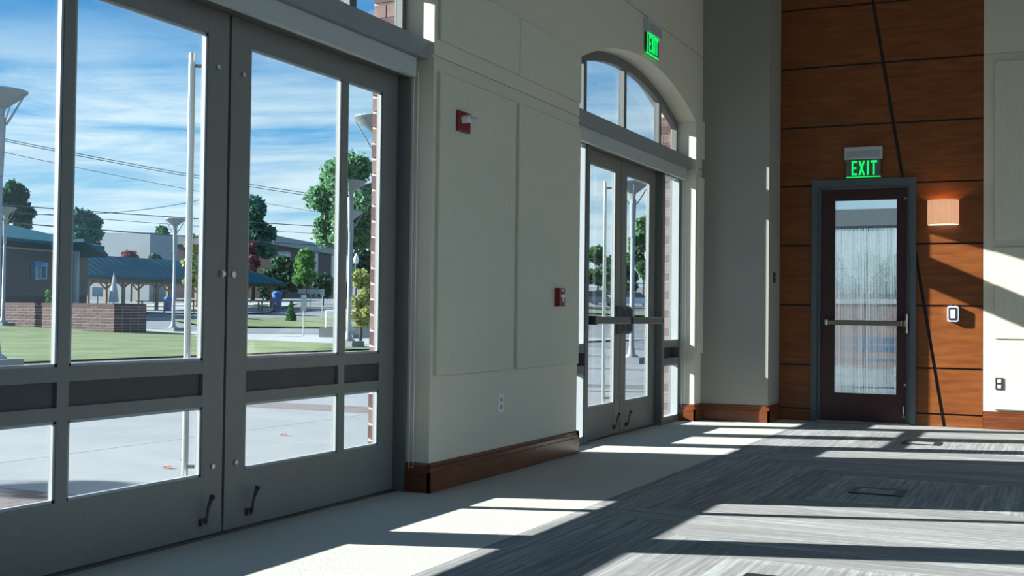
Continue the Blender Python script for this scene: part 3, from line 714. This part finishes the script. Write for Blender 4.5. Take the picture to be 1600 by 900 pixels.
# area lamps: tapered pole, funnel reflector carried by arms
def make_lamp():
    t = empty('plaza_lamp')
    MB().box(-.30, .30, -.30, .30, -.3, .14).build('footing', CONC, t)
    MB().lathe([(.17, .14), (.17, .17), (.09, .22), (.062, .45), (.050, 3.30), (0, 3.30)], n=16).build('pole', LAMPM, t, smooth=True)
    MB().lathe([(0, 3.05), (.060, 3.05), (.075, 3.65), (.085, 3.98), (0, 3.98)], n=16).build('collar', LAMPM, t, smooth=False)
    MB().lathe([(.05, 3.97), (.075, 4.12), (.17, 4.19), (.30, 4.29), (.395, 4.375), (.41, 4.395), (.405, 4.41), (0, 4.43)], n=28).build('reflector', LAMPG, t, smooth=False)
    for i in range(4):
        a = i*math.pi/2+.4; c, s = math.cos(a), math.sin(a)
        MB().tube([(.09*c, .09*s, 3.86), (.17*c, .17*s, 3.98), (.38*c, .38*s, 4.33)], [.018, .018, .012], 6).build('arm', LAMPM, t)
    return t
lamp0 = make_lamp(); first = True
for (x, y, lab) in ((-15.3, 13.55, 'tall funnel lamp cut by the left edge of the picture'), (-10.42, 17.02, 'large near funnel lamp beside the door frame, right of the muntin'),
                    (-31.5, 36.4, 'slim funnel lamp right of the brick garden wall'), (-17.2, 26.75, 'funnel lamp behind the muntin, in front of the big tree'),
                    (-9.45, 27.3, 'funnel lamp seen through the far doors'), (-22.3, 34.75, 'smaller funnel lamp before the big tree'), (-35.9, 32.6-4, 'funnel lamp before the brick building at far left'),
                    (-15.9, 1.95, 'funnel lamp left of the picture whose shadow falls on the plaza')):
    o = lamp0 if first else copy_tree(lamp0); first = False
    o.location = (x, y, T(x, y)); o.scale = (1, 1, 1); tag(o, lab, 'street lamp', 'funnel lamps around the plaza')
    if x < -33: o.location = (-35.5, 31.75, T(-35.5, 31.75)-.02)

# trees and shrubs
def tree(name, px, dep, top_py, half_px, leaf, label, base_py=None, n=1500, ls=.30, blobs=None, trunk=True, conic=False, group='trees beyond the plaza', low=.25, cat='tree'):
    g = onground(px, dep)
    top = at(px, top_py, dep).z-g.z; rx = half_px*dep/F
    t = tag(empty(name, g), label, cat, group); rnd = random.Random(px*7+int(dep))
    m = MB(); zl = top*low
    bl = []
    if conic:
        for i in range(12): q = i/11; bl.append((rnd.uniform(-.1, .1)*rx, rnd.uniform(-.1, .1)*rx, zl+(top-zl)*q*.94, rx*(1-.82*q)*.75, (top-zl)*.12))
    else:
        for i in range(blobs or 16):
            a = rnd.uniform(0, 6.28); q = rnd.random(); zz = zl+(top-zl)*(.15+.72*q); rr = rx*(1-abs(q-.4)*.9)*rnd.uniform(.25, .75)
            br = rx*(rnd.uniform(.28, .5) if (blobs or 16) < 30 else rnd.uniform(.13, .30)); br = min(br, (top-zl)*.22+.3)
            bl.append((rr*math.cos(a), rr*math.sin(a), min(zz, top-br*.8), br, br*.85))
        bl.append((0, 0, top-rx*.45, rx*.42, rx*.45))
    n = int(n*2.6); ls = ls*.60
    for i in range(n):
        bx_, by_, bz_, r1, r2 = rnd.choice(bl); v = Vector((rnd.gauss(0, 1), rnd.gauss(0, 1), rnd.gauss(0, 1))).normalized()*rnd.uniform(.55, 1.05)
        if i >= n: break
        c = Vector((bx_+v.x*r1, by_+v.y*r1, bz_+v.z*r2)); a = Vector((rnd.uniform(-1, 1), rnd.uniform(-1, 1), rnd.uniform(-1, 1))).normalized()
        b = a.cross(Vector((rnd.uniform(-1, 1), rnd.uniform(-1, 1), rnd.uniform(-1, 1)))).normalized(); s_ = ls*rnd.uniform(.6, 1.3)
        m.add([c-a*s_, c+b*s_*.6, c+a*s_, c-b*s_*.6], [(0, 1, 2, 3)])
    me = bpy.data.meshes.new('foliage'); me.from_pydata(m.v, [], m.f); me.materials.append(LEAF[leaf]); link('foliage', me, t)
    if trunk:
        MB().tube([(0, 0, -.3), (0.02*rx, 0, zl*1.2), (0, .03*rx, zl+(top-zl)*.55)], [max(.06, rx*.07), max(.05, rx*.05), .03], 7).build('trunk', TRUNK, t)
        for i in range(4):
            b = rnd.choice(bl); MB().tube([(0, 0, zl*1.05), (b[0]*.5, b[1]*.5, (zl+b[2])/2), (b[0], b[1], b[2])], [max(.03, rx*.035), .03, .015], 5).build('branch', TRUNK, t)
    return t
tree('broadleaf_tree', 18, 82, 283, 34, 'dark', 'dark tree top behind the teal roof at far left', n=1600, ls=.42)
tree('broadleaf_tree', 128, 95, 326, 40, 'blue', 'blue-green tree behind the teal pavilion roof', n=1700, ls=.42)
tree('broadleaf_tree', 252, 150, 352, 20, 'mid', 'small distant round tree above the white building', n=700, ls=.6)
tree('broadleaf_tree', 302, 150, 368, 18, 'blue', 'distant tree behind the slim lamp', n=600, ls=.6)
tree('broadleaf_tree', 396, 120, 306, 42, 'blue', 'dense blue-green tree above the pavilion end', n=2200, ls=.5)
tree('large_tree', 545, 95, 232, 82, 'light', 'very large pale green tree behind the lamps', n=6500, ls=.38, blobs=70, low=.3)
tree('large_tree', 575, 110, 300, 60, 'dark', 'dark foliage low behind the large pale tree', n=2200, ls=.5, low=.12)
tree('broadleaf_tree', 478, 88, 388, 24, 'lime', 'bright lime green young tree before the far brick building', n=1300, ls=.32)
tree('broadleaf_tree', 438, 95, 400, 36, 'dark', 'dark rounded tree at the pavilion corner', n=1600, ls=.38, low=.1)
tree('broadleaf_tree', 505, 100, 428, 22, 'dark', 'low dark tree at the far edge of the parking lot', n=900, ls=.36, low=.25)
tree('flowering_shrub', 392, 105, 378, 16, 'pink', 'pink flowering crape myrtle behind the pavilion', n=600, ls=.32, low=.3)
tree('flowering_shrub', 205, 112, 392, 22, 'pink', 'red-leaved shrub behind the pavilion roof', n=800, ls=.36, low=.4)
tree('broadleaf_tree', 240, 107, 396, 13, 'dark', 'small dark tree beside the red-leaved shrub', n=700, ls=.36, low=.4)
tree('young_tree', 564, 33.5, 418, 30, 'yellow', 'slender yellow-green young tree beside the white railing', n=2200, ls=.085, low=.14, blobs=40)
tree('young_tree', 296, 30, 362, 15, 'yellow', 'slender yellow-green young tree beside the door pull', n=500, ls=.09, low=.42)
tree('conifer_shrub', 455, 66, 472, 12, 'mid', 'small pointed conifer on the grass island', n=900, ls=.11, conic=True, low=.02, trunk=False, group=None, cat='shrub')
tree('round_shrub', 75, 46, 453, 7, 'lime', 'small bright bush peeking over the brick garden wall', n=500, ls=.07, low=.05, trunk=False, group=None, cat='shrub')
tree('broadleaf_tree', 934, 130, 384, 26, 'mid', 'green tree seen through the far left door leaf', n=2000, ls=.5)
tree('broadleaf_tree', 1005, 120, 338, 26, 'mid', 'tall green tree seen through the far right door leaf', n=2200, ls=.5)
tree('broadleaf_tree', 968, 140, 395, 30, 'dark', 'dark trees behind the parked cars', n=1800, ls=.6, low=.1)
tree('broadleaf_tree', 1040, 130, 385, 30, 'dark', 'tree hidden behind the brick jamb', n=1200, ls=.6, low=.1)

# teal roofed pavilion
def quadroof(mb, A, B, wv, ze, zr, hip):
    """hip roof prism from A to B (2D), half width vector wv"""
    d = (B-A).normalized(); e = [A-wv, B-wv, B+wv, A+wv]; r0, r1 = A+d*hip, B-d*hip
    v = [(p.x, p.y, ze) for p in e]+[(r0.x, r0.y, zr), (r1.x, r1.y, zr)]+[(p.x, p.y, ze-.18) for p in e]
    return mb.add(v, [(0,1,5,4),(1,2,5),(2,3,4,5),(3,0,4),(0,6,7,1),(1,7,8,2),(2,8,9,3),(3,9,6,0),(6,9,8,7)])
PA, PB = at(122, 432, 74), at(449, 444, 91)
A2, B2 = Vector((PA.x, PA.y)), Vector((PB.x, PB.y)); pd = (B2-A2).normalized(); pn = Vector((-pd.y, pd.x))
if pn.dot(-A2) < 0: pn = -pn            # pn points to the camera side
ctr = (A2+B2)/2-pn*3.0
pv_ = tag(empty('picnic_pavilion', (ctr.x, ctr.y, 0)), 'long open picnic pavilion with teal metal roof', 'pavilion')
gzp = 1.13
a0, b0 = A2-pn*3.0-ctr, B2-pn*3.0-ctr
rf = quadroof(MB(), a0, b0, pn*3.0, 3.42, 4.85, 3.0).build('roof', TEAL, pv_)
ln = (b0-a0).length; seams = MB()
for i in range(int(ln/.6)):
    p = a0+pd*(.3+i*.6)
    f = min(1, (.3+i*.6)/3.0, (ln-.3-i*.6)/3.0)
    seams.tube([(p.x+pn.x*3, p.y+pn.y*3, 3.44), (p.x+pn.x*3*(1-f), p.y+pn.y*3*(1-f), 3.44+1.43*f)], .014, 4)
seams.build('roof_seams', TEAL, rf)['kind'] = 'stuff'
for i in range(7):
    for sd in (-1, 1):
        p = a0+pd*(1.2+i*(ln-2.4)/6)+pn*2.5*sd; g = T(ctr.x+p.x, ctr.y+p.y)
        po_ = MB().box(p.x-.09, p.x+.09, p.y-.09, p.y+.09, g-.1, 3.3).build('post', TIMBER, pv_)
        for s2 in (-1, 1):
            e = p+pd*.75*s2; MB().tube([(p.x, p.y, 2.65), (e.x, e.y, 3.25)], .07, 4).build('brace', TIMBER, po_)
mbm = MB()
for sd in (-1, 1):
    e0, e1 = a0+pd*.6+pn*2.5*sd, b0-pd*.6+pn*2.5*sd; mbm.tube([(e0.x, e0.y, 3.2), (e1.x, e1.y, 3.2)], .13, 4)
mbm.build('eave_beam', TIMBER, pv_)
# picnic tables under and before it
def picnic():
    t = empty('picnic_table')
    for i in range(3): MB().box(-.9, .9, -.36+i*.245, -.13+i*.245, .72, .76).build('top_board', TIMBER, t)
    for s_ in (-1, 1):
        MB().box(-.9, .9, s_*.75-.13, s_*.75+.13, .42, .46).build('bench', TIMBER, t)
        MB().tube([(s_*.6, -.6, 0), (s_*.6, -.25, .72)], .04, 4).build('leg', TIMBER, t); MB().tube([(s_*.6, .6, 0), (s_*.6, .25, .72)], .04, 4).build('leg', TIMBER, t)
        MB().tube([(s_*.6, -.8, .40), (s_*.6, .8, .40)], .035, 4).build('crossbar', TIMBER, t)
    return t
p0 = picnic()
for i, (px, dep, lab) in enumerate(((240, 66, 'weathered picnic table right behind the brick garden wall'), (287, 72, 'weathered picnic table beside the slim lamp pole'), (396, 82, 'picnic table under the pavilion by its corner post'), (418, 84, 'picnic table beside the blue bin'))):
    o = p0 if i == 0 else copy_tree(p0); o.location = onground(px, dep); o.rotation_euler.z = math.radians(40); tag(o, lab, 'picnic table', 'picnic tables by the pavilion')
def bin_(px, dep, lab, s=1.0):
    t = tag(empty('waste_bin', onground(px, dep)), lab, 'waste bin'); t.scale = (s, s, s)
    MB().lathe([(0, 0), (.30, 0), (.36, 1.15), (0, 1.15)], n=14).build('barrel', BLUE, t); MB().lathe([(.38, 1.15), (.38, 1.25), (.2, 1.4), (0, 1.42)], n=14).build('lid', BLUE, t)
bin_(433, 86, 'blue waste bin at the right end of the pavilion'); bin_(263, 76, 'blue waste bin left of the slim lamp', .7)
t = tag(empty('patio_umbrella', onground(178, 60)), 'closed pale blue patio umbrella behind the garden wall', 'umbrella')
MB().tube([(0, 0, 0), (0, 0, 2.2)], .03, 8).build('pole', LAMPM, t); MB().lathe([(.26, .7), (.2, 1.2), (.05, 2.05), (0, 2.1)], n=12).build('folded_canopy', PALE, t)
# left brick building with teal hip roof
bA, bB = at(-130, 460, 57), at(136, 460, 69)
A2, B2 = Vector((bA.x, bA.y)), Vector((bB.x, bB.y)); bd_ = (B2-A2).normalized(); bn = Vector((-bd_.y, bd_.x))
if bn.dot(-A2) < 0: bn = -bn
bc = (A2+B2)/2-bn*5; ang = math.atan2(bd_.y, bd_.x); bgz = .9; hl = (B2-A2).length/2
bld = tag(empty('brick_building', (bc.x, bc.y, bgz), ang), 'low brick building with teal hip roof at far left', 'building')
sgn = 1 if Vector((-math.sin(ang), math.cos(ang))).dot(bn) > 0 else -1
fy = 5*sgn
def gzat(py, dep=65, px=60): return at(px, py, dep).z-bgz
ztop = gzat(392); zeave = gzat(381); zr = gzat(343)
MB().box(-hl, hl, -5, 5, -2, ztop).build('wall', BWALL, bld)
MB().box(-hl-.05, hl+.05, -5.05, 5.05, ztop, ztop+.10).build('cornice', PALE, bld)
MB().box(-hl+.3, hl-.3, -4.7, 4.7, ztop+.10, zeave).build('clerestory', mat('dark_timber', (.05, .045, .045), .8), bld)
quadroof(MB(), Vector((-hl-.8, 0)), Vector((hl+.6, 0)), Vector((0, 5.7)), zeave+.15, zr+.3, 4.2).build('roof', TEAL, bld)
for px, w_, hgt in ((44, .42, .95), (70, .85, .85)):
    p = at(px, 424, 65.2); lx = (Vector((p.x, p.y))-bc).dot(Vector((math.cos(ang), math.sin(ang)))); zc = p.z-bgz
    wn = MB().box(lx-w_/2, lx+w_/2, fy-.06*sgn, fy+.06*sgn, zc-hgt/2, zc+hgt/2).build('window', mat('window_teal', (.16, .36, .42), .3, col2=(.30, .52, .55), scale=4), bld)
    MB().box(lx-w_/2-.05, lx+w_/2+.05, fy, fy+.10*sgn, zc+hgt/2-.16, zc+hgt/2+.06).build('awning', mat('awning_blue', (.08, .36, .62), .7, var=.2, scale=5), wn)
    if px == 44:
        for s_ in (-1, 1): MB().box(lx+s_*.42-.16, lx+s_*.42+.16, fy-.04*sgn, fy+.07*sgn, zc-.36, zc+.36).build('shutter', mat('shutter_teal', (.01, .09, .12), .6), wn)
# gabled porch at its right corner
for i, px in enumerate((112, 119)):
    p = at(px, 460, 66.5); q = (Vector((p.x, p.y))-bc); lx, ly = q.dot(Vector((math.cos(ang), math.sin(ang)))), q.dot(Vector((-math.sin(ang), math.cos(ang))))
    MB().box(lx-.11, lx+.11, ly-.11, ly+.11, -1.5, gzat(392, 66.5, px)).build('porch_post', PALE if i else mat('slate_post', (.16, .22, .26), .7), bld)
p = at(118, 388, 67); q = (Vector((p.x, p.y))-bc); lx, ly = q.dot(Vector((math.cos(ang), math.sin(ang)))), q.dot(Vector((-math.sin(ang), math.cos(ang))))
zc = p.z-bgz
MB().add([(lx-1.2, ly-1.5, zc+.45), (lx+.95, ly-1.5, zc-.3), (lx+.95, ly+1.5, zc-.3), (lx-1.2, ly+1.5, zc+.45), (lx-1.2, ly-1.5, zc+.27), (lx+.95, ly-1.5, zc-.48), (lx+.95, ly+1.5, zc-.48), (lx-1.2, ly+1.5, zc+.27)], [(0,1,2,3),(4,7,6,5),(0,4,5,1),(1,5,6,2),(2,6,7,3),(3,7,4,0)]).build('porch_roof', TEAL, bld)
# far buildings
def far_building(px0, px1, dep0, dep1, py_top, label, wallm, band=None, wins=(), th=12, base=420):
    a, b = at(px0, 450, dep0), at(px1, 450, dep1); A, B = Vector((a.x, a.y)), Vector((b.x, b.y)); dd = (B-A).normalized(); c = (A+B)/2; an = math.atan2(dd.y, dd.x)
    nrm = Vector((-math.sin(an), math.cos(an))); sg = 1 if nrm.dot(-c) > 0 else -1
    t = tag(empty('distant_building', (c.x, c.y, 0), an), label, 'building'); h2 = (B-A).length/2; dm = (dep0+dep1)/2
    zt = at((px0+px1)/2, py_top, dm).z; ff = 0
    MB().box(-h2, h2, 0, -th*sg, 0, zt).build('wall', wallm, t)
    if band: zb = at((px0+px1)/2, band, dm).z; MB().box(-h2-.2, h2+.2, .25*sg, -th*sg, zb, zt+.25).build('parapet', PALE, t)
    for pxw, w_, py0, py1 in wins:
        u = (pxw-px0)/(px1-px0); dl = dep0+(dep1-dep0)*u; p = at(pxw, 450, dl); lx = (Vector((p.x, p.y))-c).dot(dd); z0, z1 = at(pxw, py1, dl).z, at(pxw, py0, dl).z
        wn = MB().box(lx-w_/2-.2, lx+w_/2+.2, .06*sg, -.2*sg, z0-.2, z1+.2).build('window', PALE, t)
        MB().box(lx-w_/2, lx+w_/2, .09*sg, 0, z0, z1).build('pane', mat('far_glass', (.10, .17, .24), .15), wn)
    return t
far_building(158, 232, 135, 140, 371, 'distant brick building with pale parapet and two windows', mat('tan_brick', (.33, .24, .19), .9, var=.1), 385, ((180, 2.2, 388, 403), (190, 2.2, 388, 403)))
far_building(233, 276, 115, 120, 366, 'distant white block right of the brick building', PALE, None)
far_building(424, 526, 128, 150, 381, 'distant brick hall with white columns behind the trees', BWALL, 391, ((437, 2.0, 396, 420), (445, 1.6, 396, 420), (489, 1.2, 396, 425), (519, 1.6, 400, 438)))
# lamp post of the old style, road signs, railing
t = tag(empty('acorn_street_lamp', onground(556, 70)), 'white acorn globe street lamp on dark post', 'street lamp'); zt = at(556, 405, 70).z-t.location.z
MB().lathe([(.10, 0), (.10, .5), (.05, .6), (.045, zt-.28), (0, zt-.28)], n=10).build('post', DARKP, t); MB().lathe([(.05, zt-.3), (.13, zt-.2), (.17, zt), (.10, zt+.2), (.03, zt+.3), (0, zt+.36)], n=14).build('globe', WHITE, t)
def road_sign(px, dep, py_top, hw, hh, lab):
    g = onground(px, dep); t = tag(empty('road_sign', g, math.radians(35)), lab, 'sign'); zt = at(px, py_top, dep).z-g.z
    MB().tube([(0, 0, -.2), (0, 0, zt)], .035, 6).build('post', SIGNM, t); MB().box(-hw, hw, -.05, -.035, zt-hh, zt).build('sign_plate', SIGNM, t)
road_sign(475, 43.5, 461, .10, .58, 'blank grey back of a road sign on a pole by the street')
road_sign(504, 75, 452, .12, .45, 'small distant road sign at the parking lot')
road_sign(153, 64, 449, .28, .5, 'dark small sign behind the garden wall')
road_sign(485, 90, 452, .9, .35, 'long white sign board low before the dark trees')
g = onground(562, 42); t = tag(empty('white_railing', g, math.radians(20)), 'white metal railing on a low wall by the young tree', 'railing')
for zz in (.55, .72, .95): MB().tube([(-1.2, 0, zz+.0), (2.0, 0, zz)], .022, 6).build('rail', WHITE, t)
for xx in (-1.2, -.4, .4, 1.2, 2.0): MB().tube([(xx, 0, 0), (xx, 0, .95)], .022, 6).build('baluster', WHITE, t)
MB().box(-1.4, 2.2, -.2, .2, -.1, .35).build('low_wall', WALK, t)
g = onground(936, 55); t = tag(empty('bicycle_rack', g, math.radians(10)), 'metal railing out on the street seen through the far left leaf', 'railing')
for zz in (.35, .9): MB().tube([(-1.2, 0, zz), (1.0, 0, zz)], .025, 6).build('rail', LAMPM, t)
for xx in (-1.2, -.5, .2, 1.0): MB().tube([(xx, 0, 0), (xx, 0, .9)], .025, 6).build('baluster', LAMPM, t)
# parked cars
def car(px, dep, colr, lab, rz):
    g = onground(px, dep); t = tag(empty('parked_car', g, rz), lab, 'car', 'parked cars'); cm = mat('car_'+lab[:5], colr, .25)
    MB().prism([(-2.2, .35), (2.2, .35), (2.25, .75), (1.3, .9), (-2.1, .95), (-2.25, .6)], 'y', -.85, .85).build('body', cm, t)
    MB().prism([(-1.7, .93), (1.0, .9), (.35, 1.42), (-1.2, 1.45)], 'y', -.75, .75).build('cabin', mat('car_glass', (.05, .07, .09), .1), t)
    for xx in (-1.35, 1.35):
        for yy in (-.8, .8): MB().tube([(xx, yy-.1, .32), (xx, yy+.1, .32)], .32, 12).build('wheel', DARKP, t)
car(934, 112, (.22, .25, .3), 'silver car parked before the trees, seen through the left leaf', math.radians(30))
car(951, 118, (.75, .77, .78), 'white car parked behind the steel door pull', math.radians(15))
car(993, 114, (.6, .66, .7), 'pale blue car parked under the tall tree', math.radians(25))
# utility poles outside the frame carry the wires that cross the sky
def pole(p, lab):
    t = tag(empty('utility_pole', (p.x, p.y, T(p.x, p.y))), lab, 'utility pole'); MB().tube([(0, 0, -.3), (0, 0, 12.5)], [.17, .12], 8).build('shaft', TRUNK, t)
    for zz in (11.8, 10.6): MB().box(-1.1, 1.1, -.06, .06, zz, zz+.12).build('crossarm', TIMBER, t)
def wire(p0, p1, sag, r, lab):
    pts = [p0.lerp(p1, i/24)-Vector((0, 0, sag*4*(i/24)*(1-i/24))) for i in range(25)]
    tag(MB().tube(pts, r, 5).build('overhead_wire', WIRE), lab, 'wire', 'overhead wires')
for (a, b, d0, d1, sag, r, lab) in (((-140, 186), (640, 322), 50, 78, .35, .018, 'highest overhead wire across the sky in the left leaf'), ((-140, 189), (640, 326), 50.5, 78.5, .35, .018, 'overhead wire just under the highest one'),
        ((-140, 206), (640, 352), 50, 79, .3, .012, 'thin overhead wire sloping down above the lamps'), ((-140, 309), (640, 361), 49, 80, .1, .024, 'heavy overhead cable above the slim lamp'),
        ((-140, 318), (640, 372), 51, 81, .15, .014, 'thin cable just under the heavy overhead cable'), ((-140, 335), (640, 392), 51, 81, .1, .030, 'lowest heavy cable, over the teal roofs'), ((30, 334), (330, 308), 52, 66, .35, .016, 'service wire rising to the right above the pavilion')):
    wire(at(*a, d0), at(*b, d1), sag, r, lab)
wire(at(880, 405, 106), at(1100, 420, 106), .2, .03, 'overhead wire seen through the far doors'); wire(at(880, 435, 110), at(1100, 444, 110), .2, .03, 'lower overhead wire before the trees beyond the far doors')
pole(at(-146, 450, 50), 'wooden utility pole left of the picture'); pole(at(646, 450, 80), 'wooden utility pole hidden behind the panelled pier')
# fallen leaves on the plaza
lm = mat('dry_leaf', (.25, .07, .03), .8, var=.3)
for i, (x, y, lab) in enumerate(((-5.76, 6.62, 'reddish fallen leaf lying on the plaza, the nearest one'), (-5.95, 7.0, 'tiny fallen leaf behind the reddish leaf'), (-6.41, 8.91, 'pale fallen leaf on the plaza outside the right leaf'), (-8.2, 10.2, 'dark fallen leaf near the brick band'))):
    s_ = .05 if i != 1 else .025
    tag(MB().add([(x-s_, y, -.008), (x, y-s_*.5, .006), (x+s_, y, -.004), (x, y+s_*.5, .012), (x, y, -.002)], [(0,1,4),(1,2,4),(2,3,4),(3,0,4)]).build('fallen_leaf', lm), lab, 'leaf', 'fallen leaves on the plaza')
# ------------------------------------------------------------------ beyond the exit door
t = tag(empty('entrance_canopy', (-1.9, 16.2, 0)), 'dark canopy edge seen through the reeded glass', 'canopy')
MB().box(-1.6, 3.0, -.25, .25, 2.34, 2.56).build('fascia', mat('canopy_dark', (.07, .085, .10), .6), t)
for xx in (-.62, 2.6): MB().box(xx-.22, xx+.18, -.2, .2, -.06, 2.34).build('pillar', PALE, t)
t = tag(empty('brick_planter', (-1.9, 30, 0)), 'low brick planter beyond the exit door', 'planter')
MB().box(-6, 6, -.3, .3, T(0, 30)-.1, 1.5).build('brick_body', BRICKP, t); MB().box(-6.1, 6.1, -.35, .35, 1.5, 1.62).build('coping', WALK, t)
tree('hedge', 1275, 38, 402, 66, 'mid', 'green hedge beyond the exit door, left part', n=2600, ls=.30, blobs=29, low=.05, trunk=False, group='hedges beyond the exit door', cat='hedge')
tree('hedge', 1420, 38, 398, 72, 'mid', 'green hedge beyond the exit door, right part', n=2600, ls=.30, blobs=29, low=.05, trunk=False, group='hedges beyond the exit door', cat='hedge')
t = tag(empty('park_bench', (-2.3, 21, 0)), 'dark blue bench beyond the exit door', 'bench')
for i in range(3): MB().box(-.9, 1.4, -.25+i*.17, -.11+i*.17, .40, .44).build('seat_slat', NAVY, t)
for zz in (.55, .70): MB().box(-.9, 1.4, .28, .31, zz, zz+.11).build('back_slat', NAVY, t)
for xx in (-.8, 1.3): MB().box(xx-.03, xx+.03, -.25, .3, -.06, .40).build('leg', DSTEEL, t)
